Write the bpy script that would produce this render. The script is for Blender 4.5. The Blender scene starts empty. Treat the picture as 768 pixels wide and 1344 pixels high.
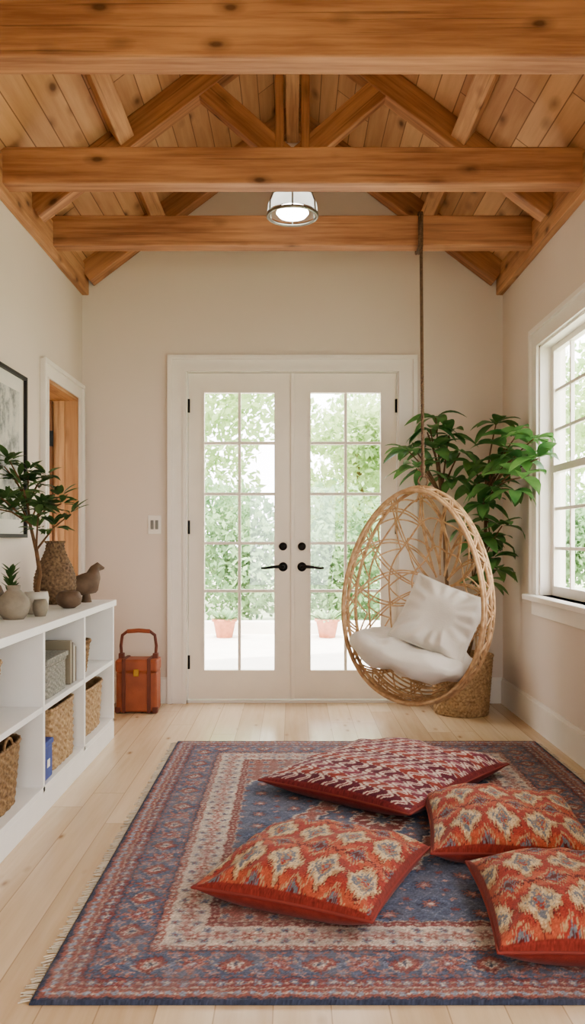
import bpy, math, random
import numpy as np
from mathutils import Vector, Matrix, noise as mnoise
random.seed(7); rng=np.random.default_rng(7)
scene=bpy.context.scene
COL=scene.collection

# ---------------------------------------------------------------- helpers
def lin(c):
    r=[]
    for v in c[:3]:
        v=v/255.0
        r.append(v/12.92 if v<=0.04045 else ((v+0.055)/1.055)**2.4)
    return (r[0],r[1],r[2],1.0)
def linarr(a):
    a=a/255.0
    return np.where(a<=0.04045,a/12.92,((a+0.055)/1.055)**2.4)
def desat(a,k):
    l=a@np.array([.3,.59,.11]); return a*(1-k)+l[...,None]*k

class NT:
    def __init__(s,name,rough=0.5,spec=0.5):
        s.m=bpy.data.materials.new(name); s.m.use_nodes=True
        s.t=s.m.node_tree; s.b=s.t.nodes['Principled BSDF']
        s.b.inputs['Roughness'].default_value=rough
        s.b.inputs['Specular IOR Level'].default_value=spec
    def n(s,typ,**kw):
        nd=s.t.nodes.new(typ)
        for k,v in kw.items():
            setattr(nd,k,v)
        return nd
    def l(s,a,b): s.t.links.new(a,b)
    def math(s,op,a,b=None,c=None):
        nd=s.t.nodes.new('ShaderNodeMath'); nd.operation=op
        for i,v in enumerate((a,b,c)):
            if v is None: continue
            if isinstance(v,(int,float)): nd.inputs[i].default_value=v
            else: s.l(v,nd.inputs[i])
        return nd.outputs[0]
    def comb(s,x,y,z):
        nd=s.t.nodes.new('ShaderNodeCombineXYZ')
        for i,v in enumerate((x,y,z)):
            if isinstance(v,(int,float)): nd.inputs[i].default_value=v
            else: s.l(v,nd.inputs[i])
        return nd.outputs[0]
    def noise(s,vec,scale=1,detail=3,rough=.5):
        nd=s.t.nodes.new('ShaderNodeTexNoise'); nd.inputs['Scale'].default_value=scale
        nd.inputs['Detail'].default_value=detail; nd.inputs['Roughness'].default_value=rough
        if vec is not None: s.l(vec,nd.inputs['Vector'])
        return nd.outputs[0]
    def ramp(s,fac,stops,interp='LINEAR'):
        nd=s.t.nodes.new('ShaderNodeValToRGB'); cr=nd.color_ramp; cr.interpolation=interp
        while len(cr.elements)<len(stops): cr.elements.new(0.5)
        for e,(p,c) in zip(cr.elements,stops):
            e.position=p; e.color=c if len(c)==4 else (*c,1)
        s.l(fac,nd.inputs[0]); return nd.outputs[0]
    def mix(s,fac,a,b,mode='MIX'):
        nd=s.t.nodes.new('ShaderNodeMix'); nd.data_type='RGBA'; nd.blend_type=mode
        if isinstance(fac,(int,float)): nd.inputs[0].default_value=fac
        else: s.l(fac,nd.inputs[0])
        for i,v in ((6,a),(7,b)):
            if isinstance(v,tuple): nd.inputs[i].default_value=v
            else: s.l(v,nd.inputs[i])
        return nd.outputs[2]
    def bump(s,h,strength=.2,dist=.01):
        nd=s.t.nodes.new('ShaderNodeBump'); nd.inputs['Strength'].default_value=strength
        nd.inputs['Distance'].default_value=dist
        s.l(h,nd.inputs['Height']); s.l(nd.outputs[0],s.b.inputs['Normal'])
    def color(s,o): s.l(o,s.b.inputs['Base Color'])
    def obj(s,rand=True):
        tc=s.t.nodes.new('ShaderNodeTexCoord'); v=tc.outputs['Object']
        if rand:
            oi=s.t.nodes.new('ShaderNodeObjectInfo')
            r=s.math('MULTIPLY',oi.outputs['Random'],37.0)
            va=s.t.nodes.new('ShaderNodeVectorMath'); va.operation='ADD'
            s.l(v,va.inputs[0]); s.l(s.comb(r,r,r),va.inputs[1]); v=va.outputs[0]
        return v
    def sep(s,v):
        nd=s.t.nodes.new('ShaderNodeSeparateXYZ'); s.l(v,nd.inputs[0]); return nd.outputs

def mat_simple(name,c,rough=.5,var=.08,scale=8,bump=0,spec=.5,metal=0):
    m=NT(name,rough,spec); v=m.obj(False)
    n=m.noise(v,scale,4)
    a=lin(c); d=tuple(x*(1-var) for x in a[:3])+(1,); b=tuple(min(1,x*(1+var)) for x in a[:3])+(1,)
    m.color(m.ramp(n,[(.3,d),(.7,b)]))
    m.b.inputs['Metallic'].default_value=metal
    if bump: m.bump(m.noise(v,scale*12,3),bump,.004)
    return m.m

def mat_beam(name,dark,light,knot,rough=.55):
    m=NT(name,rough,.35); v=m.obj(True); x,y,z=m.sep(v)
    g=m.noise(m.comb(m.math('MULTIPLY',x,1.2),m.math('MULTIPLY',y,22),m.math('MULTIPLY',z,22)),1.6,5,.6)
    big=m.noise(m.comb(x,m.math('MULTIPLY',y,4),m.math('MULTIPLY',z,4)),1.5,3)
    c=m.ramp(m.math('ADD',m.math('MULTIPLY',g,.6),m.math('MULTIPLY',big,.4)),[(.36,lin(dark)),(.62,lin(light))])
    cr=m.noise(m.comb(m.math('MULTIPLY',x,.9),m.math('MULTIPLY',y,70),m.math('MULTIPLY',z,70)),1.0,3,.5)
    ck=m.ramp(cr,[(.62,(0,0,0)),(.70,(1,1,1))])
    c=m.mix(m.math('MULTIPLY',ck,.38),c,lin(knot))
    vo=m.n('ShaderNodeTexVoronoi'); vo.inputs['Scale'].default_value=1
    wob=m.math('MULTIPLY',m.noise(v,14,3),.12)
    m.l(m.comb(m.math('ADD',m.math('MULTIPLY',x,3.4),wob),m.math('ADD',m.math('MULTIPLY',y,7),wob),m.math('MULTIPLY',z,7)),vo.inputs['Vector'])
    k=m.ramp(vo.outputs['Distance'],[(.06,(1,1,1)),(.12,(.45,.45,.45)),(.26,(0,0,0))])
    c=m.mix(m.math('MULTIPLY',k,.8),c,lin(knot))
    m.color(c); m.bump(m.math('SUBTRACT',g,m.math('MULTIPLY',ck,.6)),.35,.004)
    return m.m

def mat_plank(name,dark,light,seam,across='X',along='Y',w=.12,L=1.8,rough=.5,seamw=.03,knot=None,knots=.11,spec=.5,seamstr=.8):
    m=NT(name,rough,spec); v=m.obj(False); o=m.sep(v)
    idx={'X':0,'Y':1,'Z':2}; a=o[idx[across]]; b=o[idx[along]]
    c=m.math('DIVIDE',m.math('ADD',a,50.0),w); i=m.math('FLOOR',c); f=m.math('FRACT',c)
    wn=m.n('ShaderNodeTexWhiteNoise',noise_dimensions='1D'); m.l(i,wn.inputs['W']); r=wn.outputs['Value']
    bb=m.math('ADD',m.math('DIVIDE',m.math('ADD',b,50.0),L),m.math('MULTIPLY',r,7.3))
    j=m.math('FLOOR',bb); fj=m.math('FRACT',bb)
    wn2=m.n('ShaderNodeTexWhiteNoise',noise_dimensions='2D'); m.l(m.comb(i,j,0),wn2.inputs['Vector']); r2=wn2.outputs['Value']
    off=m.math('MULTIPLY',r2,40.0)
    g=m.noise(m.comb(m.math('MULTIPLY',a,30),m.math('ADD',m.math('MULTIPLY',b,1.8),off),off),1,5,.6)
    val=m.math('ADD',m.math('MULTIPLY',g,.62),m.math('MULTIPLY',r2,.38))
    col=m.ramp(val,[(.2,lin(dark)),(.75,lin(light))])
    if knot:
        vo=m.n('ShaderNodeTexVoronoi'); vo.inputs['Scale'].default_value=1
        m.l(m.comb(m.math('MULTIPLY',a,8),m.math('ADD',m.math('MULTIPLY',b,3.2),off),off),vo.inputs['Vector'])
        k=m.ramp(vo.outputs['Distance'],[(knots*.5,(1,1,1)),(knots,(.4,.4,.4)),(knots*1.9,(0,0,0))])
        col=m.mix(m.math('MULTIPLY',k,.8),col,lin(knot))
    e=m.math('MINIMUM',f,m.math('SUBTRACT',1,f))
    s1=m.math('LESS_THAN',e,seamw)
    ej=m.math('MINIMUM',fj,m.math('SUBTRACT',1,fj)); s2=m.math('LESS_THAN',ej,.0012)
    s=m.math('MULTIPLY',m.math('MAXIMUM',s1,s2),seamstr)
    m.color(m.mix(s,col,lin(seam)))
    m.bump(m.math('SUBTRACT',m.math('MULTIPLY',g,.15),s),.3,.004)
    return m.m

def mesh_obj(name,V,F,mat=None,parent=None,smooth=False,loc=None):
    me=bpy.data.meshes.new(name); 
    me.from_pydata([tuple(v) for v in V],[],F); me.update()
    ob=bpy.data.objects.new(name,me); COL.objects.link(ob)
    if mat: me.materials.append(mat)
    if smooth: me.polygons.foreach_set('use_smooth',[True]*len(me.polygons))
    if loc: ob.location=loc
    if parent: ob.parent=parent
    return ob
def empty(name):
    e=bpy.data.objects.new(name,None); e.empty_display_size=.1; COL.objects.link(e); return e
def bev(ob,w=.004,seg=2):
    md=ob.modifiers.new('bev','BEVEL'); md.width=w; md.segments=seg; md.limit_method='ANGLE'; return ob
def boxVF(b,off=0):
    x0,x1,y0,y1,z0,z1=b
    V=[(x0,y0,z0),(x1,y0,z0),(x1,y1,z0),(x0,y1,z0),(x0,y0,z1),(x1,y0,z1),(x1,y1,z1),(x0,y1,z1)]
    F=[(0,3,2,1),(4,5,6,7),(0,1,5,4),(1,2,6,5),(2,3,7,6),(3,0,4,7)]
    return V,[tuple(i+off for i in f) for f in F]
def boxes(name,bs,mat,parent=None,bevel=0,center=True,extra=None):
    V=[];F=[]
    for b in bs:
        v,f=boxVF(b,len(V)); V+=v; F+=f
    if extra:
        ev,ef=extra; o=len(V); V+=ev; F+=[tuple(i+o for i in f) for f in ef]
    c=(0,0,0)
    if center:
        a=np.array(V); c=tuple((a.min(0)+a.max(0))/2); V=[tuple(np.array(v)-c) for v in V]
    ob=mesh_obj(name,V,F,mat,parent,loc=c)
    if bevel: bev(ob,bevel)
    return ob
def beam(name,p0,p1,w,h,mat,parent=None,bevel=.006,up=(0,0,1)):
    p0=Vector(p0);p1=Vector(p1); d=(p1-p0); L=d.length; x=d.normalized(); u=Vector(up)
    y=u.cross(x).normalized(); z=x.cross(y)
    V,F=boxVF((-L/2,L/2,-w/2,w/2,-h/2,h/2))
    ob=mesh_obj(name,V,F,mat,parent)
    M=Matrix((x,y,z)).transposed().to_4x4(); M.translation=(p0+p1)/2; ob.matrix_world=M
    if bevel: bev(ob,bevel)
    return ob
def lathe(name,prof,mat,loc,parent=None,seg=40,smooth=True,sx=1,sy=1):
    V=[];F=[]
    for r,z in prof:
        for k in range(seg):
            a=2*math.pi*k/seg; V.append((r*math.cos(a)*sx,r*math.sin(a)*sy,z))
    n=len(prof)
    for i in range(n-1):
        for k in range(seg):
            k2=(k+1)%seg; F.append((i*seg+k,i*seg+k2,(i+1)*seg+k2,(i+1)*seg+k))
    return mesh_obj(name,V,F,mat,parent,smooth,loc)
def curve(name,splines,bevel,mat,parent=None,cyclic=False,res=2,loc=None,radii=None):
    cu=bpy.data.curves.new(name,'CURVE'); cu.dimensions='3D'; cu.bevel_depth=bevel; cu.bevel_resolution=res
    for si,sp in enumerate(splines):
        s=cu.splines.new('POLY'); s.points.add(len(sp)-1)
        for i,p in enumerate(sp):
            s.points[i].co=(*p,1)
            if radii: s.points[i].radius=radii[si][i]
        s.use_cyclic_u=cyclic; s.use_smooth=True
    cu.use_fill_caps=True
    ob=bpy.data.objects.new(name,cu); COL.objects.link(ob); cu.materials.append(mat)
    if parent: ob.parent=parent
    if loc: ob.location=loc
    return ob
def vcol(ob,arr,name='pattern'):
    at=ob.data.color_attributes.new(name,'FLOAT_COLOR','POINT')
    a=np.ones((len(ob.data.vertices),4),dtype=np.float32); a[:,:3]=arr
    at.data.foreach_set('color',a.ravel())

# ---------------------------------------------------------------- materials
def mat_wall(name,c):
    m=NT(name,.85,.2); v=m.obj(False)
    m.color(m.ramp(m.noise(v,1.5,3),[(.3,lin(c)),(.7,tuple(x*1.03 for x in lin(c)[:3])+(1,))]))
    m.bump(m.noise(v,120,2),.06,.002); return m.m
M_wall=mat_wall('wall_paint',(226,214,202))
M_white=mat_simple('trim_white',(241,235,226),.4,.02)
M_door=mat_simple('door_cream',(239,231,218),.42,.02)
M_shelf=mat_simple('shelf_white',(236,234,229),.45,.02)
M_beam=mat_beam('beam_pine',(150,102,76),(200,150,114),(76,46,32))
M_beamd=mat_beam('beam_pine_plate',(172,124,92),(214,168,128),(96,62,44))
M_ceil=mat_plank('ceiling_boards',(184,138,104),(226,184,144),(116,80,56),w=.105,L=3.4,rough=.6,seamw=.024,knot=(92,56,38),knots=.15,spec=.3,seamstr=.75)
M_floor=mat_plank('floor_oak',(200,172,138),(228,206,174),(150,120,90),w=.15,L=1.9,rough=.24,seamw=.012,knot=(150,114,80),knots=.08,spec=.5,seamstr=.55)
M_woodf=mat_beam('jamb_fir',(174,128,92),(208,164,122),(120,78,50))
M_leafshade=mat_beam('door_leaf_wood_shaded',(112,76,50),(146,104,72),(70,46,30))  # wood darkened so the leaf's shade is in its colour
M_black=mat_simple('black_iron',(22,21,20),.4,.05,metal=.6)
M_frame=mat_simple('frame_black',(24,24,24),.45,.05)
M_terra=mat_simple('terracotta',(186,122,96),.8,.15,20)
M_cloth=mat_simple('linen_offwhite',(222,216,206),.9,.04,10,bump=.3,spec=.1)
M_soil=mat_simple('soil',(60,42,30),.95,.3,60,bump=.5)
M_bark=mat_simple('bark',(112,84,58),.9,.25,40,bump=.5)
M_stone=mat_simple('patio_concrete',(226,220,210),.8,.06,4)
def mat_wicker(name,c1,c2,scale=60):
    m=NT(name,.7,.3); v=m.obj(True)
    m.color(m.ramp(m.noise(v,scale,3),[(.3,lin(c1)),(.7,lin(c2))])); m.bump(m.noise(v,180,2),.3,.003); return m.m
M_wick=mat_wicker('wicker_natural',(140,110,78),(200,172,134))
M_wickd=mat_wicker('wicker_dark',(104,80,56),(164,134,98))
M_rattan=mat_wicker('rattan_cane',(168,132,98),(212,178,140),25)
M_rope=mat_wicker('rope_fiber',(90,70,56),(132,106,84),80)
def mat_glass(name,f,frost=False):
    m=NT(name); t=m.t; t.nodes.remove(m.b)
    out=[n for n in t.nodes if n.type=='OUTPUT_MATERIAL'][0]
    tr=m.n('ShaderNodeBsdfTransparent'); gl=m.n('ShaderNodeBsdfTranslucent' if frost else 'ShaderNodeBsdfGlossy')
    if frost: gl.inputs[0].default_value=(.85,.9,.88,1)
    else: gl.inputs['Roughness'].default_value=.02
    mx=m.n('ShaderNodeMixShader'); mx.inputs[0].default_value=f
    m.l(tr.outputs[0],mx.inputs[1]); m.l(gl.outputs[0],mx.inputs[2]); m.l(mx.outputs[0],out.inputs[0])
    return m.m
M_glass=mat_glass('window_glass',.04)
M_frost=mat_glass('frosted_glass',.55,True)
def mat_leaf(name,c1,c2,rough=.4,trans=.35,scale=6,spec=.5):
    m=NT(name,rough,spec); v=m.obj(False)
    c=m.ramp(m.noise(v,scale,3),[(.3,lin(c1)),(.7,lin(c2))]); m.color(c)
    out=[n for n in m.t.nodes if n.type=='OUTPUT_MATERIAL'][0]
    tl=m.n('ShaderNodeBsdfTranslucent'); m.l(c,tl.inputs[0]); mx=m.n('ShaderNodeMixShader'); mx.inputs[0].default_value=trans
    m.l(m.b.outputs[0],mx.inputs[1]); m.l(tl.outputs[0],mx.inputs[2]); m.l(mx.outputs[0],out.inputs[0]); return m.m
M_leaf=mat_leaf('house_leaf',(62,108,60),(120,160,96),.35,.42)
M_leafd=mat_leaf('small_leaf',(54,84,48),(98,128,76),.4)
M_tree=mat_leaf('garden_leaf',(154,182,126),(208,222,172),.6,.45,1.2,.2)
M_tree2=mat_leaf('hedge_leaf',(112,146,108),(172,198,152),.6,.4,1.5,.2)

# ---------------------------------------------------------------- room constants
XW=1.556; YB=6.2; YF=-1.6; SL=.755; ZE=3.2; ZR=ZE+SL*XW; T=.16
boxes('floor',[(-XW-T,XW+T,YF-.15,YB+.15,-.1,0)],M_floor,center=False)
DX=.80; DZ=2.475
ex=([(-XW,YB,ZE),(XW,YB,ZE),(0,YB,ZR),(-XW,YB+T,ZE),(XW,YB+T,ZE),(0,YB+T,ZR)],[(0,1,2),(5,4,3),(0,3,4,1),(1,4,5,2),(2,5,3,0)])
boxes('wall_back',[(-XW-T,-DX,YB,YB+T,0,ZE),(DX,XW+T,YB,YB+T,0,ZE),(-DX,DX,YB,YB+T,DZ,ZE)],M_wall,center=False,extra=ex)
exf=([(-XW,YF-T,ZE),(XW,YF-T,ZE),(0,YF-T,ZR),(-XW,YF,ZE),(XW,YF,ZE),(0,YF,ZR)],[(0,1,2),(5,4,3),(0,3,4,1),(1,4,5,2),(2,5,3,0)])
FO=.72  # unseen opening, made up for fill light and narrowed to weaken it
boxes('wall_front',[(-XW-T,-FO,YF-T,YF,0,ZE),(FO,XW+T,YF-T,YF,0,ZE),(-FO,FO,YF-T,YF,2.1,ZE)],M_wall,center=False,extra=exf)
LY0,LY1,LZ=5.27,6.05,2.23
boxes('wall_left',[(-XW-T,-XW,YF,LY0,0,ZE),(-XW-T,-XW,LY1,YB,0,ZE),(-XW-T,-XW,LY0,LY1,LZ,ZE)],M_wall,center=False)
WY0,WY1,WZ0,WZ1=3.30,5.28,.86,2.43
W2a,W2b=.3,2.5
boxes('wall_right',[(XW,XW+T,WY1,YB,0,ZE),(XW,XW+T,W2b,WY0,0,ZE),(XW,XW+T,YF,W2a,0,ZE),
   (XW,XW+T,WY0,WY1,0,WZ0),(XW,XW+T,WY0,WY1,WZ1,ZE),(XW,XW+T,W2a,W2b,0,WZ0),(XW,XW+T,W2a,W2b,WZ1,ZE)],M_wall,center=False)
def ceil_slab():
    V=[];F=[]
    ya,yb=YF-.4,YB+.5
    for s in (-1,1):
        o=len(V); xe=XW+.35; ze=ZE-SL*.35
        for y in (ya,yb):
            V+= [(s*xe,y,ze),(0,y,ZR),(0,y,ZR+.12),(s*xe,y,ze+.12)]
        F+=[(o,o+1,o+5,o+4),(o+3,o+2,o+6,o+7),(o,o+4,o+7,o+3),(o,o+1,o+2,o+3),(o+4,o+5,o+6,o+7)]
    return mesh_obj('ceiling',V,F,M_ceil)
ceil_slab()

# ---------------------------------------------------------------- timber
tf=empty('roof_truss_timbers')
TY=[(3.21,3.34,'near',.24),(4.35,4.47,'mid',.19),(5.27,5.385,'far',.19)]
for y0,y1,nm,h in TY:
    beam('tie_'+nm,(-XW+.0,(y0+y1)/2,3.06+h/2),(XW-.0,(y0+y1)/2,3.06+h/2),y1-y0,h,M_beam,tf,.008)
beam('tie_rear',(-XW,1.9,3.155),(XW,1.9,3.155),.12,.19,M_beam,tf)
def rafter(nm,y,w=.11,h=.17):
    for s in (-1,1):
        dz=h/2+.0
        n=Vector((s*SL,0,1)).normalized()
        a=Vector((s*XW,y,ZE))-n*dz*1.0; b=Vector((s*.02,y,ZR-.015))-n*dz
        beam('rafter_%s_%d'%(nm,s),a,b,w,h,M_beam,tf,up=tuple(n))
rafter('mid',4.9,.11,.15); rafter('wall',6.13,.13,.15); rafter('near',2.6,.11,.15)
for s in (-1,1):
    beam('king_board_%d'%s,(s*.075,4.9,3.42),(s*.075,4.9,4.2),.1,.05,M_beam,tf,up=(1,0,0))
    beam('strut_%d'%s,(s*.03,4.9,3.42),(s*.62,4.9,3.42+.59*.87),.09,.13,M_beam,tf)
beam('king_foot',(0,4.82,3.41),(0,4.98,3.41),.26,.06,M_beam,tf)
beam('ridge_beam',(0,YF,4.24),(0,YB,4.24),.09,.2,M_beamd,tf)
for s in (-1,1):
    n=Vector((s*SL,0,1)).normalized()
    px=1.02; pz=ZE+SL*(XW-px)
    c=Vector((s*px,0,pz))-n*.055
    beam('purlin_%d'%s,(c.x,YF,c.z),(c.x,YB-.0,c.z),.10,.11,M_beamd,tf,up=tuple(n))
    beam('wall_plate_%d'%s,(s*(XW-.025),YF,3.115),(s*(XW-.025),YB,3.115),.05,.20,M_beamd,tf)

# ---------------------------------------------------------------- trim
bb=.19
def base(name,bs): 
    boxes(name,bs,M_white,center=False)
base('baseboard_back',[(-XW,-.915,YB-.018,YB,0,bb-.02),(-XW,-.915,YB-.011,YB,bb-.02,bb),(.915,XW,YB-.018,YB,0,bb-.02),(.915,XW,YB-.011,YB,bb-.02,bb)])
base('baseboard_right',[(XW-.018,XW,YF,YB-.02,0,bb-.02),(XW-.011,XW,YF,YB-.02,bb-.02,bb)])
base('baseboard_left',[(-XW,-XW+.018,YF,LY0-.11,0,bb-.02),(-XW,-XW+.011,YF,LY0-.11,bb-.02,bb)])
def casing_back(name):
    o=.912; i=.785; zt=2.56; zi=2.45
    bs=[(-o,-i,YB-.022,YB,0,zi),(i,o,YB-.022,YB,0,zi),(-o,o,YB-.022,YB,zi,zt),
        (-o-.008,-o+.022,YB-.040,YB-.0221,0,zt-.022),(o-.022,o+.008,YB-.040,YB-.0221,0,zt-.022),(-o-.008,o+.008,YB-.040,YB-.0221,zt-.022,zt+.008),
        (-i-.022,-i,YB-.032,YB-.0221,0,zi),(i,i+.022,YB-.032,YB-.0221,0,zi),(-i-.022,i+.022,YB-.032,YB-.0221,zi,zi+.022)]
    return boxes(name,bs,M_white,center=False)
casing_back('trim_1')
boxes('trim_2',[(-.80,-.776,YB,YB+T,0,2.475),(.776,.80,YB,YB+T,0,2.475),(-.80,.80,YB,YB+T,2.447,2.475),(-.80,.80,YB,YB+T+.03,0,.018)],M_white,center=False)

# french doors
def french(name,x0,x1,hx,dirn):
    e=empty(name); y0,y1=YB+.02,YB+.065
    if x0<0: gx0,gx1=-.654,-.135
    else: gx0,gx1=.135,.654
    gz0,gz1=.24,2.298; za=.025; zb=2.443
    bs=[(x0,gx0,y0,y1,za,zb),(gx1,x1,y0,y1,za,zb),(gx0,gx1,y0,y1,za,gz0),(gx0,gx1,y0,y1,gz1,zb)]
    boxes('stiles_rails',bs,M_door,e,0,center=False)
    b=.014
    mo=[(gx0-b,gx0,y0-.008,y0-.0001,gz0,gz1),(gx1,gx1+b,y0-.008,y0-.0001,gz0,gz1),(gx0-b,gx1+b,y0-.008,y0-.0001,gz0-b,gz0),(gx0-b,gx1+b,y0-.008,y0-.0001,gz1,gz1+b)]
    boxes('glazing_bead',mo,M_door,e,0,center=False)
    cx=(gx0+gx1)/2
    mu=[(cx-.011,cx+.011,y0+.004,y1-.006,gz0,gz1)]+[(gx0,gx1,y0+.005,y1-.007,z-.011,z+.011) for z in (1.926,1.548,1.182,.827)]
    boxes('muntins',mu,M_door,e,.003,center=False)
    boxes('glass',[(gx0,gx1,y0+.022,y0+.024,gz0,gz1)],M_glass,e,center=False)
    def ycyl(nm,cx,cz,r,l,yb=y0):
        return lathe(nm,[(0,-l),(r*.8,-l),(r,-l*.7),(r,0)],M_black,(cx,yb,cz),e,24)
    for nm,cz,r,l in (('deadbolt',1.158,.030,.018),('rose',1.007,.034,.012),('neck',1.007,.013,.055)):
        o=ycyl(nm,hx,cz,r,l); o.rotation_euler=(math.radians(-90),0,0)
    pts=[(hx,y0-.05,1.007),(hx+dirn*.03,y0-.052,1.010),(hx+dirn*.08,y0-.052,1.006),(hx+dirn*.13,y0-.05,.998),(hx+dirn*.16,y0-.046,1.0)]
    curve('lever',[pts],.012,M_black,e,res=3,radii=[[1,1,.9,.75,.7]])
    hxx=x0 if x0<-.3 else x1
    for z in (2.2,1.3,.3):
        curve('hinge',[[(hxx,y0-.006,z-.05),(hxx,y0-.006,z+.05)]],.012,M_black,e)
    return e
french('door_1',-.772,-.004,-.07,-1)
french('door_2',.004,.772,.07,1)
boxes('trim_3',[(-.013,.013,YB+.008,YB+.02,.025,2.443)],M_door,bevel=.003,center=False)

def cas_left():
    w=.1; y0,y1=LY0,LY1; z=LZ; X=-XW
    bs=[(X,X+.02,y0-w,y0,0,z),(X,X+.02,y1,y1+w,0,z),(X,X+.02,y0-w,y1+w,z,z+w),
        (X+.0201,X+.034,y0-w-.006,y0-w+.02,0,z+w-.02),(X+.0201,X+.034,y1+w-.02,y1+w+.006,0,z+w-.02),(X+.0201,X+.034,y0-w-.006,y1+w+.006,z+w-.02,z+w+.006),(X+.0201,X+.027,y1,y1+.018,0,z),(X+.0201,X+.027,y0-.018,y0,0,z)]
    boxes('trim_4',bs,M_white,center=False)
cas_left()
dj=empty('door_frame_side')
for nm,p0,p1,w,h in (('jamb_far',(-XW-.09,LY1-.012,0),(-XW-.09,LY1-.012,LZ),.024,.2),('jamb_near',(-XW-.09,LY0+.012,0),(-XW-.09,LY0+.012,LZ),.024,.2)):
    beam(nm,p0,p1,w,h,M_woodf,dj,.002,up=(1,0,0))
beam('jamb_head',(-XW-.09,LY0,LZ-.012),(-XW-.09,LY1,LZ-.012),.2,.024,M_woodf,dj,.002)
beam('stop_far',(-XW-.1,LY1-.03,0),(-XW-.1,LY1-.03,LZ),.04,.014,M_woodf,dj,.002,up=(0,1,0))
d3=empty('door_3')
LWX=-XW-.16
def lbox(nm,a,b,z0,z1,t=.04,off=0): beam(nm,((a+b)/2,LY1-.052+off,z0),((a+b)/2,LY1-.052+off,z1),t,abs(b-a),M_leafshade,d3,.003,up=(1,0,0))
lbox('leaf_stile_hinge',LWX,LWX-.11,.01,LZ-.03); lbox('leaf_stile_lock',LWX-.62,LWX-.73,.01,LZ-.03)
for z in (.12,1.05,2.12): beam('leaf_rail',(LWX-.62,LY1-.052,z),(LWX-.11,LY1-.052,z),.04,.16,M_leafshade,d3,.003)
beam('leaf_panel',(LWX-.62,LY1-.048,1.1),(LWX-.11,LY1-.048,1.1),.018,2.1,M_leafshade,d3,0)
for z in (1.93,.3,1.1):
    boxes('hinge_plate',[(LWX-.045,LWX+.01,LY1-.080,LY1-.072,z-.055,z+.055)],M_black,d3,.002,center=False)
boxes('wall_hall',[(-3.1,-3.0,3.6,7.2,0,2.7),(-3.0,-XW-T,7.1,7.2,0,2.7),(-3.0,-2.3,3.5,3.6,0,2.7)],M_wall,center=False)  # last slab: unseen end wall, added to cut the light in the hall
boxes('hall_floor',[(-3.1,-XW-T,3.6,7.2,-.1,0)],M_floor,center=False)
boxes('hall_ceiling',[(-3.1,-XW-T-.2,3.6,7.2,2.7,2.8)],M_wall,center=False)

def window(name,y0,y1):
    e=empty(name); X=XW; z0,z1=WZ0,WZ1; w=.11
    bs=[(X-.02,X,y0-w,y0,z0,z1),(X-.02,X,y1,y1+w,z0,z1),(X-.02,X,y0-w,y1+w,z1,z1+w),
        (X-.038,X-.0201,y0-w-.006,y0-w+.022,z0,z1+w-.022),(X-.038,X-.0201,y1+w-.022,y1+w+.006,z0,z1+w-.022),(X-.038,X-.0201,y0-w-.006,y1+w+.006,z1+w-.022,z1+w+.006)]
    boxes('casing',bs,M_white,e,0,center=False)
    boxes('stool',[(X-.075,X+.09,y0-w-.03,y1+w+.03,z0-.035,z0)],M_white,e,.006,center=False)
    boxes('apron',[(X-.02,X,y0-w,y1+w,z0-.13,z0-.035)],M_white,e,.003,center=False)
    boxes('reveal',[(X,X+T,y0,y0+.015,z0,z1),(X,X+T,y1-.015,y1,z0,z1),(X,X+T,y0,y1,z1-.015,z1)],M_white,e,center=False)
    ym=(y0+y1)/2
    for a,b in ((y0+.015,ym-.02),(ym+.02,y1-.015)):
        xs0,xs1=X+.07,X+.11; s=.05
        zm=(z0+z1)/2
        fr=[(xs0,xs1,a,a+s,z0,z1),(xs0,xs1,b-s,b,z0,z1),(xs0,xs1,a+s,b-s,z0,z0+s+.01),(xs0,xs1,a+s,b-s,z1-s,z1),(xs0-.01,xs1,a+s,b-s,zm-.022,zm+.022)]
        boxes('sash',fr,M_white,e,0,center=False)
        mu=[]
        for k in (1,2):
            yy=a+s+(b-a-2*s)*k/3; mu.append((xs0+.008,xs1-.008,yy-.01,yy+.01,z0+s,z1-s))
        for k in (1,2,4,5):
            zz=z0+s+(z1-z0-2*s)*k/6; mu.append((xs0+.009,xs1-.009,a+s,b-s,zz-.01,zz+.01))
        boxes('muntins',mu,M_white,e,.002,center=False)
        boxes('glass',[(xs0+.02,xs0+.022,a+s,b-s,z0+s,z1-s)],M_glass,e,center=False)
    boxes('mullion',[(X+.04,X+.13,ym-.02,ym+.02,z0,z1)],M_white,e,.003,center=False)
window('window_1',WY0,WY1); window('window_added',W2a,W2b)  # second one is unseen, added to light rug and cushions from the right

sw=empty('light_switch')
boxes('plate',[(-1.068,-.972,YB-.010,YB,1.25,1.388)],M_white,sw,.003,center=False)
boxes('rocker',[(-1.048,-1.026,YB-.016,YB-.008,1.285,1.352),(-1.014,-.992,YB-.016,YB-.008,1.285,1.352)],mat_simple('switch_grey',(130,128,122),.4,.02),sw,.002,center=False)

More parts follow.
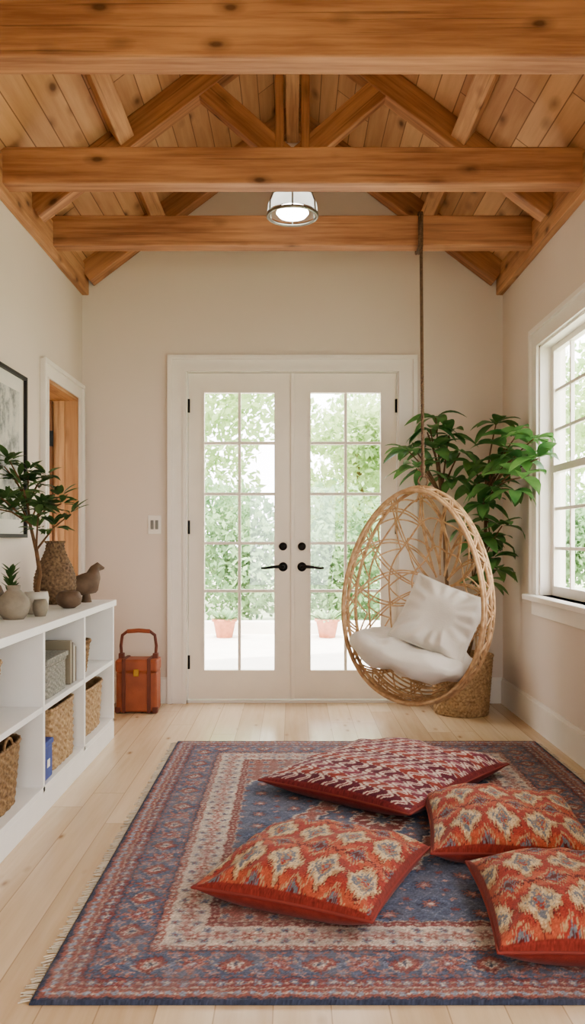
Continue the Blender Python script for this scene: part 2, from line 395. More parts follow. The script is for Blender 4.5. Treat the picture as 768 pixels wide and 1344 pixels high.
# ---------------------------------------------------------------- ceiling lamp
lamp=empty('ceiling_lantern'); LX,LYY=0,4.88
curve('stem',[[(LX,LYY,3.38),(LX,LYY,3.24)]],.010,M_black,lamp)
M_nick=mat_simple('lamp_metal',(150,152,144),.3,.05,metal=.9)
lathe('canopy',[(0,3.265),(.05,3.26),(.06,3.24),(.0,3.235)],M_nick,(LX,LYY,0),lamp)
lathe('glass_dome',[(.05,3.24),(.09,3.232),(.125,3.20),(.143,3.155),(.147,3.11)],M_frost,(LX,LYY,0),lamp)
lathe('rim',[(.147,3.104),(.152,3.10),(.152,3.088),(.147,3.084),(.138,3.088),(.138,3.10),(.147,3.104)],M_nick,(LX,LYY,0),lamp)
em=NT('bulb_glow'); em.b.inputs['Emission Color'].default_value=(1,.97,.93,1); em.b.inputs['Emission Strength'].default_value=9
lathe('diffuser',[(0,3.155),(.05,3.15),(.085,3.135),(.095,3.11),(.08,3.092),(0,3.088)],em.m,(LX,LYY,0),lamp)
for a in (0,60,120,180,240,300):
    ca,sa=math.cos(math.radians(a+30)),math.sin(math.radians(a+30))
    curve('strap',[[(LX+r*ca,LYY+r*sa,z) for r,z in ((.05,3.245),(.092,3.234),(.128,3.203),(.147,3.155),(.15,3.1))]],.005,M_nick,lamp)

# ---------------------------------------------------------------- low bookshelf
SX0,SX1=-XW+.022,-1.09; SYs=[2.24,2.96,3.68,4.40,5.12]; SH=.842
bs=[(SX0,SX1+.012,SYs[0]-.012,SYs[-1]+.012,SH-.036,SH),(SX0,SX0+.015,SYs[0],SYs[-1],.1,SH-.036),(SX0,SX1-.0,SYs[0],SYs[-1],0,.10),(SX0,SX1,SYs[0],SYs[-1],.1,.125)]
for i,y in enumerate(SYs):
    a=y-.014;b=y+.014
    if i==0: a,b=y,y+.028
    if i==len(SYs)-1: a,b=y-.028,y
    bs.append((SX0,SX1,a,b,.1,SH-.036))
for i in range(4): bs.append((SX0,SX1-.003,SYs[i]+.014,SYs[i+1]-.014,.452,.478))
boxes('low_bookshelf',bs,M_shelf,bevel=.002,center=False)
ZS=[.126,.479,SH]

def basket(name,cx,cy,z0,w,d,h,mat,rows=16,cols=56,taper=.88,p=4.0,amp=.004,handles=None,parent=None,bulge=0,cell=3):
    e=parent or empty(name)
    nu=cols*cell; nv=rows*cell
    V=[];F=[]
    def ring(t,k):
        a=2*math.pi*k/nu; ca,sa=math.cos(a),math.sin(a)
        r=(abs(ca)**p+abs(sa)**p)**(-1/p)
        s=taper+(1-taper)*t+bulge*math.sin(math.pi*t)
        return r,ca,sa,s
    for j in range(nv+1):
        t=j/nv
        for k in range(nu):
            r,ca,sa,s=ring(t,k)
            cu=(k/cell)*math.pi; 
            row=int(min(j/cell,rows-1)); fr=(j/cell)%1
            off=amp*math.cos(cu+math.pi*row)*(.35+.65*math.sin(math.pi*fr))
            V.append((cx+ca*(r*w/2*s+off),cy+sa*(r*d/2*s+off),z0+h*t))
    n0=nv+1
    for (ins,t) in ((-.004,1.0),(-.002,1.03),(.010,1.03),(.014,1.0),(.014,.08)):
        for k in range(nu):
            r,ca,sa,s=ring(min(t,1),k)
            V.append((cx+ca*(r*w/2*s-ins),cy+sa*(r*d/2*s-ins),z0+h*t))
    n=n0+5
    for j in range(n-1):
        for k in range(nu):
            k2=(k+1)%nu; F.append((j*nu+k,j*nu+k2,(j+1)*nu+k2,(j+1)*nu+k))
    F.append(tuple(range((n-1)*nu,n*nu))); F.append(tuple(reversed(range(nu))))
    mesh_obj('weave',V,F,mat,e,True)
    pts=[]
    for q in range(2):
        sp=[]
        for k in range(120):
            a=2*math.pi*k/120; ca,sa=math.cos(a),math.sin(a); r=(abs(ca)**p+abs(sa)**p)**(-1/p)
            ph=a*40+q*math.pi
            sp.append((cx+ca*(r*w/2+.004*math.cos(ph)),cy+sa*(r*d/2+.004*math.cos(ph)),z0+h*1.01+.005*math.sin(ph)))
        pts.append(sp)
    curve('rim_braid',pts,.0055,mat,e,cyclic=True)
    if handles:
        for hx,hy,dx,dy in handles:
            sp=[(hx+dx*(.05*math.cos(a)),hy+dy*(.05*math.cos(a)),z0+h*1.0+.045*math.sin(a)) for a in [math.pi*i/12 for i in range(13)]]
            curve('handle',[sp],.006,mat,e)
    return e
basket('wicker_basket',-1.30,3.30,ZS[0],.36,.50,.255,M_wickd,14,44,.9,amp=.006,handles=[(-1.12,3.30,0,1)])
basket('wicker_basket',-1.30,3.10,ZS[1],.35,.46,.25,M_wick,14,44,.9,amp=.006)
basket('wicker_basket',-1.30,4.11,ZS[0],.36,.44,.28,M_wick,16,44,1.0,p=8,amp=.006)
basket('wicker_basket',-1.29,4.77,ZS[0],.34,.56,.25,M_wick,12,44,.92,amp=.006)
basket('round_basket',-1.22,4.62,ZS[1],.20,.22,.17,M_wickd,10,30,.8,p=2)
gb=empty('storage_box')
M_grey=mat_wicker('grey_weave',(112,112,104),(170,166,154),90)
basket('storage_box_b',-1.26,3.99,ZS[1],.28,.36,.15,M_grey,12,40,1.0,p=9,amp=.003,parent=gb)
boxes('lid',[(-1.405,-1.115,3.805,4.175,ZS[1]+.156,ZS[1]+.18)],M_grey,gb,.004,center=False)
bk=empty('stack_of_books')
cols=[(150,140,120),(96,84,70),(190,184,170),(120,110,96)]
for i,c in enumerate(cols):
    tt=[.035,.026,.034,.024]
    boxes('book_%d'%(i+1),[(-1.33,-1.12,4.225+sum(tt[:i]),4.225+sum(tt[:i+1])-.002,ZS[1],ZS[1]+.22-.014*i)],mat_simple('book_cover_%d'%i,c,.7,.05),bk,.002,center=False)
bt=empty('blue_tin_box')
M_blue=mat_simple('blue_enamel',(30,64,150),.4,.2,30)
boxes('tin',[(-1.20,-1.105,3.705,3.86,ZS[0],ZS[0]+.15)],M_blue,bt,.008,center=False)
boxes('tin_lid',[(-1.205,-1.10,3.70,3.865,ZS[0]+.15,ZS[0]+.175)],M_blue,bt,.006,center=False)
boxes('tin_label',[(-1.1045,-1.1025,3.77,3.81,ZS[0]+.055,ZS[0]+.09)],M_white,bt,.0,center=False)

# ---------------------------------------------------------------- vases on the bookshelf
M_pot=mat_simple('vase_grey_clay',(142,132,116),.75,.22,14,bump=.3)
M_potd=mat_simple('vase_brown',(104,84,66),.7,.25,18,bump=.3)
M_potw=mat_simple('pot_offwhite',(200,194,182),.6,.08,14)
lathe('grey_round_vase',[(0,0),(.045,0),(.065,.03),(.074,.065),(.066,.10),(.04,.125),(.028,.137),(.032,.155),(.026,.155),(.022,.135),(0,.12)],M_pot,(-1.287,3.87,SH))
lathe('small_clay_cup',[(0,0),(.025,0),(.036,.03),(.036,.06),(.028,.08),(.022,.08),(.02,.06),(0,.05)],M_pot,(-1.21,4.02,SH))
lathe('clay_bowl',[(0,0),(.03,0),(.06,.02),(.07,.055),(.055,.085),(.03,.095),(.028,.085),(.045,.02),(0,.012)],M_potd,(-1.20,4.50,SH))
lathe('dark_clay_jar',[(0,0),(.05,0),(.075,.04),(.08,.1),(.06,.15),(.035,.17),(.04,.19),(.03,.19),(0,.16)],M_potd,(-1.43,3.93,SH))
wv=empty('woven_bottle_vase')
M_vase=mat_wicker('woven_vase_fiber',(88,70,54),(148,122,94),70)
V=[];F=[]; nu=108; prof=[(.0,0),(.07,0),(.10,.03),(.118,.09),(.115,.15),(.097,.21),(.07,.265),(.052,.31),(.048,.34),(.058,.36),(.05,.36),(.04,.33),(0,.31)]
pr=[]
for i in range(len(prof)-1):
    for s in range(8): pr.append(tuple(np.array(prof[i])*(1-s/8)+np.array(prof[i+1])*(s/8)))
pr.append(prof[-1])
for j,(r,z) in enumerate(pr):
    for k in range(nu):
        a=2*math.pi*k/nu; o=.005*math.cos(k*math.pi/3+math.pi*int(z/.018))*abs(math.sin(math.pi*z/.018)) if r>.03 else 0
        V.append(((r+o)*math.cos(a),(r+o)*math.sin(a),z))
for j in range(len(pr)-1):
    for k in range(nu): k2=(k+1)%nu; F.append((j*nu+k,j*nu+k2,(j+1)*nu+k2,(j+1)*nu+k))
mesh_obj('body',V,F,M_vase,wv,True,(-1.36,4.80,SH))
bd=empty('carved_wooden_bird')
bp=[(-1.28,4.84,SH+.10),(-1.24,4.88,SH+.10),(-1.20,4.94,SH+.11),(-1.185,4.98,SH+.15),(-1.18,5.0,SH+.19),(-1.165,5.02,SH+.205),(-1.13,5.03,SH+.195)]
curve('body',[bp],.06,M_potd,bd,res=6,radii=[[.4,1.0,1.15,.75,.5,.45,.1]])
curve('foot',[[(-1.21,4.92,SH),(-1.21,4.92,SH+.08)]],.02,M_potd,bd,radii=[[1.6,.7]])

# ---------------------------------------------------------------- leaves
def leafVF(V,F,p,d,L,W,droop,roll=0,fold=.25,seg=6):
    d=Vector(d).normalized(); up=Vector((0,0,1))
    side=d.cross(up)
    if side.length<.05: side=Vector((1,0,0))
    side.normalize(); nrm=side.cross(d).normalized()
    side2=side*math.cos(roll)+nrm*math.sin(roll); nrm=side2.cross(d).normalized(); side=side2
    o=len(V); p=Vector(p); cur=p.copy(); dd=d.copy()
    for i in range(seg+1):
        t=i/seg
        wv_=W*.5*(math.sin(math.pi*min(1,t*.93+.05))**.8)*(1-.25*t)
        if i==seg: wv_=.0005
        V.append(tuple(cur+side*wv_+nrm*fold*wv_)); V.append(tuple(cur)); V.append(tuple(cur-side*wv_+nrm*fold*wv_))
        dd=(dd+Vector((0,0,-droop/seg))).normalized(); cur=cur+dd*(L/seg)
    for i in range(seg):
        a=o+i*3; F.append((a,a+1,a+4,a+3)); F.append((a+1,a+2,a+5,a+4))
def foliage_cluster(V,F,c,n,L,W,spread=1,droop=.9,el=(.0,.7)):
    for i in range(n):
        a=2*math.pi*i/n+random.uniform(-.35,.35); e=random.uniform(*el)
        d=(math.cos(a)*math.cos(e),math.sin(a)*math.cos(e),math.sin(e))
        q=Vector(c)+Vector(d)*.02*spread
        leafVF(V,F,q,d,L*random.uniform(.75,1.15),W*random.uniform(.8,1.1),droop*random.uniform(.7,1.3),random.uniform(-.4,.4))

pt=empty('potted_bonsai_tree')
px_,py_=-1.27,4.15
lathe('pot',[(0,0),(.045,0),(.058,.03),(.062,.08),(.056,.11),(.05,.11),(.05,.09),(0,.085)],M_potw,(px_,py_,SH),pt)
V=[];F=[]
tips=[]
base_=Vector((px_,py_,SH+.085))
tr=[base_,base_+Vector((.02,0,.11)),base_+Vector((-.005,.02,.23)),base_+Vector((-.03,.0,.36)),base_+Vector((-.04,0,.46))]
sp=[[tuple(p) for p in tr]]; rr=[[1.2,1,.9,.7,.4]]
for (bx,by,bz,st) in ((.15,.02,.10,3),(.10,-.16,.09,3),(-.10,-.24,.07,3),(-.12,.12,.12,3),(.06,.10,.15,4),(-.05,-.12,.20,4),(.17,.0,.18,2),(.10,-.3,.16,2),(-.10,-.05,.18,4),(.06,-.28,.15,3),(-.12,-.36,.17,3),(.12,.10,.14,3),(.0,.0,.16,4)):
    s=tr[st]; e_=s+Vector((bx,by,bz)); m_=(s+e_)/2+Vector((0,0,.02)); sp.append([tuple(s),tuple(m_),tuple(e_)]); rr.append([.55,.4,.25]); tips+= [e_,m_]
curve('trunk',sp,.011,M_bark,pt,radii=rr)
for t in tips: foliage_cluster(V,F,t,9,.085,.040,1,.4,(-.2,1.0))
V=[(max(v[0],-XW+.01),v[1],v[2]) for v in V]
mesh_obj('leaves',V,F,M_leafd,pt,True)
ss=empty('small_potted_succulent')
lathe('pot',[(0,0),(.04,0),(.05,.06),(.048,.08),(.04,.08),(0,.07)],M_potd,(-1.44,4.28,SH),ss)
V=[];F=[]
for k in range(22):
    a=k*2.4; leafVF(V,F,(-1.44,4.28,SH+.08+.006*k),(math.cos(a)*.7,math.sin(a)*.7,.8),.07,.03,.2)
mesh_obj('leaves',V,F,M_leafd,ss,True)

# ---------------------------------------------------------------- framed art
fa=empty('framed_picture'); y0,y1,z0,z1=3.85,4.83,1.22,2.14; X=-XW
boxes('frame',[(X,X+.03,y0,y0+.02,z0,z1),(X,X+.03,y1-.02,y1,z0,z1),(X,X+.03,y0+.02,y1-.02,z0,z0+.02),(X,X+.03,y0+.02,y1-.02,z1-.02,z1)],M_frame,fa,0,center=False)
boxes('mat_board',[(X,X+.012,y0+.01,y1-.01,z0+.01,z1-.01)],mat_simple('mat_board',(226,222,212),.8,.02),fa,center=False)
ma=NT('ink_print',.8); v=ma.obj(False)
n1=ma.noise(v,9,9,.75); n2=ma.noise(v,2.2,3)
ma.color(ma.ramp(ma.math('ADD',ma.math('MULTIPLY',n1,.7),ma.math('MULTIPLY',n2,.3)),[(.38,lin((110,114,114))),(.46,lin((160,162,158))),(.52,lin((200,199,192))),(.6,lin((216,212,202)))]))
boxes('print',[(X+.012,X+.014,y0+.10,y1-.10,z0+.10,z1-.10)],ma.m,fa)

# ---------------------------------------------------------------- leather case
lc=empty('leather_suitcase')
M_lea=mat_simple('tan_leather',(154,84,56),.45,.2,9,bump=.2)
M_lead=mat_simple('dark_leather',(108,56,40),.5,.15,12)
M_brass=mat_simple('brass',(190,150,80),.3,.05,metal=.9)
cx=-1.085; hy0,hy1=5.82,6.0
boxes('case_body',[(cx-.142,cx+.142,hy0,hy1,.008,.29)],M_lea,lc,.014,center=False)
boxes('case_lid',[(cx-.146,cx+.146,hy0-.005,hy1+.004,.285,.375)],M_lea,lc,.016,center=False)
boxes('straps',[(cx-.10,cx-.075,hy0-.008,hy1+.007,.006,.380),(cx+.075,cx+.10,hy0-.008,hy1+.007,.006,.380)],M_lead,lc,.002,center=False)
boxes('lock',[(cx-.018,cx+.018,hy0-.014,hy0-.004,.26,.31)],M_brass,lc,.003,center=False)
boxes('corner_guards',[(cx-.148,cx-.11,hy0-.004,hy0+.03,.004,.045),(cx+.11,cx+.148,hy0-.004,hy0+.03,.004,.045)],M_lead,lc,.006,center=False)
hp=[(cx-.118,5.91,.36),(cx-.125,5.91,.46),(cx-.115,5.91,.535),(cx-.08,5.91,.562),(cx,5.91,.568),(cx+.08,5.91,.562),(cx+.115,5.91,.535),(cx+.125,5.91,.46),(cx+.118,5.91,.36)]
curve('handle',[hp],.011,M_lead,lc,res=3)
curve('handle_grip',[hp[3:6]],.015,M_lea,lc,res=3)
for s in (-1,1): boxes('handle_mount',[(cx+s*.12-.018,cx+s*.12+.018,5.885,5.935,.372,.41)],M_lead,lc,.004,center=False)

# ---------------------------------------------------------------- rug
def flower(px,py,r,n,ph=0):
    return np.hypot(px,py)<r*(.72+.28*np.cos(n*np.arctan2(py,px)+ph))
def cell(a,p): return (a/p-np.floor(a/p)-.5)*p
C={k:np.array(v,dtype=float) for k,v in dict(navy=(68,74,94),blue=(90,101,126),slate=(114,123,143),rust=(154,94,86),red=(136,74,72),pink=(180,136,128),cream=(202,187,172),sand=(182,160,144),ltb=(142,153,170)).items()}
RW,RL=2.13,2.81; RX0,RY0=-.685,2.175
nx,ny=500,660
xs=np.linspace(0,RW,nx); ys=np.linspace(0,RL,ny); GX,GY=np.meshgrid(xs,ys)
def rugcol(x,y):
    x=x+.0035*np.sin(y*47)+.003*np.sin(y*131+x*20); y=y+.0035*np.sin(x*53)+.003*np.sin(x*117)
    col=np.zeros(x.shape+(3,))
    def put(m,c): col[m]=C[c]
    dx=np.minimum(x,RW-x); dy=np.minimum(y,RL-y); d=np.minimum(dx,dy)
    s=np.where(dx<dy,y-RL/2,x-RW/2)
    put(d>=-1,'navy')
    m=(d>.016)&(d<.06); put(m,'rust'); q=cell(s,.036); put(m&(np.abs(q)+np.abs(d-.038)<.014),'ltb'); put(m&(np.abs(cell(s+.018,.036))+np.abs(d-.038)<.007),'cream')
    m=(d>.06)&(d<.066); put(m,'sand')
    m=(d>.066)&(d<.112); put(m,'red'); put(m&flower(cell(s,.05),d-.089,.02,6),'slate'); put(m&flower(cell(s,.05),d-.089,.009,6),'cream'); put(m&flower(cell(s+.025,.05),d-.089,.009,4),'sand')
    m=(d>.112)&(d<.118); put(m,'navy')
    m=(d>.118)&(d<.262); put(m,'blue'); dc=d-.19
    vine=np.abs(dc-.04*np.sin(s*2*np.pi/.24))<.005; put(m&vine,'sand')
    q=cell(s,.12); alt=(np.floor(s/.12)%2)==0
    for rr,cn in ((.058,'rust'),(.042,'pink'),(.030,'red'),(.016,'ltb'),(.007,'cream')): put(m&alt&flower(q,dc,rr,8),cn)
    for rr,cn in ((.052,'red'),(.038,'rust'),(.024,'cream'),(.012,'navy')): put(m&~alt&(np.abs(q)*.9+np.abs(dc)<rr+.006*np.cos(q*400)),cn)
    q2=cell(s+.06,.12)
    for sg in (-1,1):
        put(m&flower(q2,dc+sg*.048,.022,5),'pink'); put(m&flower(q2,dc+sg*.048,.012,5),'slate')
    put(m&flower(q2,dc,.018,4),'slate')
    q3=cell(s,.03); put(m&(np.abs(np.abs(dc)-.064)<.005)&(np.abs(q3)<.009),'rust')
    m=(d>.262)&(d<.268); put(m,'navy')
    m=(d>.268)&(d<.296); put(m,'rust'); put(m&(np.abs(cell(s,.028))+np.abs(d-.282)<.010),'cream'); put(m&(np.abs(cell(s,.028))+np.abs(d-.282)<.004),'navy')
    m=(d>.296)&(d<.42); put(m,'cream'); dc=d-.358
    put(m&(np.abs(dc-.03*np.sin(s*2*np.pi/.16))<.004),'sand')
    q=cell(s,.08); put(m&flower(q,dc,.034,6),'pink'); put(m&flower(q,dc,.023,6),'rust'); put(m&flower(q,dc,.010,6),'cream')
    q=cell(s+.04,.08)
    for sg in (-1,1): put(m&flower(q,dc+sg*.034,.018,5),'slate'); put(m&flower(q,dc+sg*.034,.007,5),'red')
    put(m&(np.abs(q)+np.abs(dc)*.7<.014),'pink')
    m=(d>.42)&(d<.45); put(m,'red'); put(m&(np.abs(cell(s,.03))+np.abs(d-.435)<.009),'sand')
    m=(d>.45)&(d<.456); put(m,'sand')
    f=d>.456; put(f,'blue')
    X=x-RW/2; Y=y-RL/2
    pz=.15
    px,py=cell(X,pz),cell(Y+pz/2*(np.floor(X/pz)%2),pz)
    put(f&(np.abs(np.abs(px)+np.abs(py)-.074)<.0035),'slate')
    for rr,cn in ((.044,'navy'),(.032,'rust'),(.019,'pink'),(.008,'cream')): put(f&flower(px,py,rr,8),cn)
    px2,py2=cell(X+pz/2,pz),cell(Y+pz/2*(np.floor((X+pz/2)/pz)%2),pz)
    put(f&flower(px2,py2-.036,.017,5),'red'); put(f&flower(px2,py2+.036,.014,4),'pink'); put(f&flower(px2-.02,py2,.010,4),'slate'); put(f&flower(px2+.02,py2,.008,4),'pink')
    ax,ay=np.abs(X),np.abs(Y)
    md=ax/.40+ay/.62+.03*np.cos(np.arctan2(ay,ax)*20)
    for lim,cn in ((1.0,'cream'),(.97,'rust'),(.74,'cream'),(.71,'navy'),(.67,'blue'),(.36,'cream'),(.32,'red')): put(f&(md<lim),cn)
    mm=f&(md<.95)&(md>.76); put(mm&flower(cell(X,.075),cell(Y,.075),.027,6),'cream'); put(mm&flower(cell(X,.075),cell(Y,.075),.016,6),'slate')
    mm=f&(md<.64)&(md>.38); put(mm&flower(cell(X,.07),cell(Y,.07),.026,6),'rust'); put(mm&flower(cell(X,.07),cell(Y,.07),.013,6),'cream')
    put(f&(md<.30)&flower(X,Y,.09,8),'cream'); put(f&flower(X,Y,.055,8),'blue')
    cd=(RW/2-.456-ax)/.30+(RL/2-.456-ay)/.44+.05*np.cos((ax-ay)*46)
    m=f&(cd<1)&(md>1.1); put(m,'cream'); m=f&(cd<.95)&(md>1.1); put(m,'rust')
    put(m&flower(cell(X,.08),cell(Y,.08),.032,6),'sand'); put(m&flower(cell(X,.08),cell(Y,.08),.019,6),'blue')
    return col
rc=rugcol(GX,GY)
def smooth(a,k):
    kk=np.ones(k)/k
    for ax in (0,1): a=np.apply_along_axis(lambda r:np.convolve(r,kk,'same'),ax,a)
    return a
jy=np.clip(np.arange(ny)[:,None]+rng.integers(-1,2,(ny,nx)),0,ny-1); jx=np.clip(np.arange(nx)[None,:]+rng.integers(-1,2,(ny,nx)),0,nx-1)
rc=.4*rc+.6*rc[jy,jx]
nz=rng.normal(0,1,(ny,nx)); streak=rng.normal(0,1,(ny,1))
rc=rc*(1+.10*nz[...,None]+.035*streak[...,None])
def patchy(bl):
    w_=np.kron(rng.random((ny//bl+2,nx//bl+2)),np.ones((bl,bl)))[:ny,:nx]; return smooth(w_,bl+3)
wear=patchy(10)*.6+patchy(34)*.4
w=np.clip((wear-.30)*.85,0,.40)[...,None]
rc=rc*(1-w)+np.array([150,138,138])*w
rc=desat(rc,.12)
rc=np.clip(rc,5,250)
Z=np.full((ny,nx),.012)+rng.normal(0,.0004,(ny,nx)); Z[0,:]=Z[-1,:]=0.001; Z[:,0]=Z[:,-1]=.001
V=np.stack([GX+RX0,GY+RY0,Z],-1).reshape(-1,3)
idx=np.arange(nx*ny).reshape(ny,nx)
F=np.stack([idx[:-1,:-1],idx[:-1,1:],idx[1:,1:],idx[1:,:-1]],-1).reshape(-1,4)
rug=empty('persian_rug')
def mat_attr(name,rough=.95,bumps=.4,bs=300,spec=.05,sheen=.2):
    m=NT(name,rough,spec); a=m.n('ShaderNodeAttribute',attribute_name='pattern'); v=m.obj(False)
    n=m.noise(v,40,4,.6)
    m.color(m.mix(1.0,a.outputs['Color'],m.ramp(n,[(.25,(.80,.80,.80)),(.75,(1.1,1.1,1.1))]),'MULTIPLY'))
    m.b.inputs['Sheen Weight'].default_value=sheen
    m.bump(m.noise(v,bs,2),bumps,.004); return m.m
M_rug=mat_attr('rug_wool',sheen=.08)
rp=mesh_obj('pile',V.tolist(),F.tolist(),M_rug,rug,True)
vcol(rp,linarr(rc.reshape(-1,3)))
M_fr=mat_simple('fringe_cotton',(214,204,186),.9,.1)
fs=[]
for xe,s in ((RX0,-1),(RX0+RW,1)):
    n=230
    for i in range(n):
        y=RY0+.01+(RL-.02)*i/n+random.uniform(-.003,.003); L=random.uniform(.02,.038)
        if s>0: L*=.7
        dy=random.uniform(-.012,.012)
        fs.append([(xe,y,.007),(xe+s*L*.5,y+dy*.5,.006),(xe+s*L,y+dy,.003)])
curve('fringe',fs,.0022,M_fr,rug,res=1)

# ---------------------------------------------------------------- cushions
def tri(a): return np.abs(a-np.floor(a)-.5)*2
P={k:np.array(v,dtype=float) for k,v in dict(red=(158,70,60),orange=(178,94,72),cream=(200,178,144),tan=(176,142,110),slate=(116,118,124),dark=(108,48,46),maroon=(104,46,58),plum=(128,62,76),ivory=(206,184,172)).items()}
def ikat(u,v,seed=0):
    r=np.random.default_rng(seed); jag=np.interp(u.ravel(),np.linspace(0,1,200),r.normal(0,.012,200)).reshape(u.shape)
    v2=v+jag; u2=u+.003*np.sin(v*120)
    col=np.zeros(u.shape+(3,)); col[:]=P['red']
    R=2.5; Cn=4.5
    band=tri(v2*R); col[band>.58]=P['orange']
    put=lambda m,c: col.__setitem__(m,P[c])
    du=1-tri(u2*Cn); dv=1-tri(v2*R+.5)
    m=du*.95+dv*1.15+.07*np.sign(np.sin(u2*80))+.05*np.sign(np.sin(v2*110))
    for lim,cn in ((.98,'dark'),(.92,'tan'),(.76,'cream'),(.54,'slate'),(.34,'tan'),(.22,'red'),(.12,'slate')): put(m<lim,cn)
    dvb=1-tri(v2*R)
    q=(1-tri(u2*Cn+.5))*.9+dvb*1.2
    for lim,cn in ((.66,'tan'),(.52,'red'),(.38,'slate'),(.2,'dark')): put(q<lim,cn)
    z=np.abs(cell(v2+.02*tri(u2*18),1/R))
    put(z>(.5/R-.010),'dark')
    return col
def hound(u,v,seed=0):
    col=np.zeros(u.shape+(3,)); col[:]=P['maroon']
    row=np.floor(v*14); rv=v*14-row
    col[(row%3)==1]=P['red']*.9; col[(row%3)==2]=P['plum']
    ph=u*11+.5*(row%2)+.28*np.sin(rv*np.pi*2)
    t=tri(ph); 
    m=(t>.50+.40*np.abs(rv-.5)) ; col[m]=P['ivory']
    m=(t>.84)&(np.abs(rv-.5)<.22); col[m]=P['plum']
    m=(np.abs(rv-.5)>.44); col[m&(tri(u*33)>.6)]=P['ivory']*.9
    return col
def cushion(name,cx,cy,w,d,h,rot,pat,seed,z0=.013,n=200,mat=None,side=(136,60,52),hc=.055,rx=0,ry=0,wrk=1.0):
    a=np.linspace(-1,1,n); A,B=np.meshgrid(a,a)
    def shape(sgn):
        prof=(np.clip(1-np.abs(A)**2.6,0,1)*np.clip(1-np.abs(B)**2.6,0,1))**.48
        X=A*w/2*(1-.055*(1-B**2)*np.abs(A)**2); Y=B*d/2*(1-.055*(1-A**2)*np.abs(B)**2)
        hh=h-hc
        if sgn>0: Zz=hc+hh*prof
        else: Zz=hc-(hc)*np.clip(prof*1.9,0,1)
        return X,Y,Zz
    V=[]
    for sgn in (1,-1):
        X,Y,Zz=shape(sgn)
        wr=np.array([[mnoise.noise(Vector((x*5+seed*7,y*5,sgn))) for x,y in zip(r1,r2)] for r1,r2 in zip(X[::3,::3],Y[::3,::3])])
        xi=np.linspace(0,wr.shape[1]-1,n); tmp=np.array([np.interp(xi,np.arange(wr.shape[1]),r) for r in wr]); wr=np.array([np.interp(np.linspace(0,tmp.shape[0]-1,n),np.arange(tmp.shape[0]),c) for c in tmp.T]).T
        edge=np.clip((1-np.maximum(np.abs(A),np.abs(B)))*6,0,1)
        if sgn>0:
            rad=np.sin(np.arctan2(B,A)*14+seed+3*wr)*.005*np.clip(np.hypot(A,B)-.45,0,1)*2
            Zz=Zz+(wr*.022+rad)*edge*wrk
        V.append(np.stack([X,Y,np.maximum(Zz,0)],-1).reshape(-1,3))
    V=np.concatenate(V); idx=np.arange(n*n).reshape(n,n)
    Ft=np.stack([idx[:-1,:-1],idx[:-1,1:],idx[1:,1:],idx[1:,:-1]],-1).reshape(-1,4)
    Fb=np.stack([idx[:-1,:-1],idx[1:,:-1],idx[1:,1:],idx[:-1,1:]],-1).reshape(-1,4)+n*n
    b=np.concatenate([idx[0,:-1],idx[:-1,-1],idx[-1,:0:-1],idx[:0:-1,0]])
    S=[(int(b[i]),int(b[i]+n*n),int(b[(i+1)%len(b)]+n*n),int(b[(i+1)%len(b)])) for i in range(len(b))]
    e=empty(name)
    ob=mesh_obj('cover',V.tolist(),Ft.tolist()+Fb.tolist()+S,mat,e,True)
    U,Vv=(A+1)/2,(B+1)/2
    if pat is not None:
        c1=pat(U,Vv,seed); ed=np.maximum(np.abs(A),np.abs(B))>.965; c1[ed]=side
        c1=c1*(1+.07*rng.normal(0,1,c1.shape[:2])[...,None])
        c2=np.zeros((n,n,3)); c2[:]=side
        vcol(ob,linarr(np.clip(np.concatenate([c1.reshape(-1,3),c2.reshape(-1,3)]),3,250)))
        seam_m=M_seam
    else: seam_m=mat
    X,Y,Zz=shape(1)
    ring=[(float(X.ravel()[i]),float(Y.ravel()[i]),hc) for i in b[::2]]
    curve('piping',[ring],.005,seam_m,e,cyclic=True)
    e.location=(cx,cy,z0); e.rotation_euler=(rx,ry,math.radians(rot))
    return e
M_seam=mat_simple('cushion_piping',(136,60,52),.8,.1)
M_cush=mat_attr('cushion_woven',.85,.35,220,.1,.12)
cushion('floor_cushion',.09,2.93,.62,.67,.155,-24,ikat,1,mat=M_cush)
cushion('floor_cushion',.47,4.12,.82,1.0,.15,-38,hound,2,mat=M_cush,side=(126,56,56))
cushion('floor_cushion',.85,3.37,.62,.72,.16,-6,ikat,3,mat=M_cush)
cushion('floor_cushion',.91,2.62,.64,.66,.17,-4,ikat,4,mat=M_cush)

# ---------------------------------------------------------------- hanging egg chair
ch=empty('hanging_egg_chair')
cc=Vector((.765,5.13,.865)); yaw=math.radians(-28); 
R=Matrix.Rotation(math.radians(4),3,'Y')@Matrix.Rotation(yaw,3,'Z')@Matrix.Rotation(math.radians(4),3,'X')
A_,B_,D_=.455,.665,.46
def S(th,ph):
    r=math.cos(ph); c,s=math.cos(th),math.sin(th)
    egg=1-.13*s
    v=Vector((A_*c*egg*r, D_*math.sin(ph), B_*s*r))
    return cc+R@v
def path(f,n=40): return [tuple(f(i/n)) for i in range(n+1)]
rim=[]
for ph in (-.26,-.20,-.02,.20):
    rim.append([tuple(S(2*math.pi*i/90,ph)) for i in range(90)])
curve('rim_hoops',rim,.011,M_rattan,ch,cyclic=True,res=3)
rings=[]
for ph in (.45,.8,1.15):
    rings.append([tuple(S(2*math.pi*i/80,ph+.03*math.sin(6*2*math.pi*i/80))) for i in range(80)])
curve('back_hoops',rings,.006,M_rattan,ch,cyclic=True)
st=[]
N=13
for k in range(N):
    t0=2*math.pi*k/N
    for sg in (-1,1):
        for j in (0,.045):
            st.append(path(lambda u,t0=t0,sg=sg,j=j:S(t0+j+sg*u*.75,-.24+u*(math.pi/2+.1)),26))
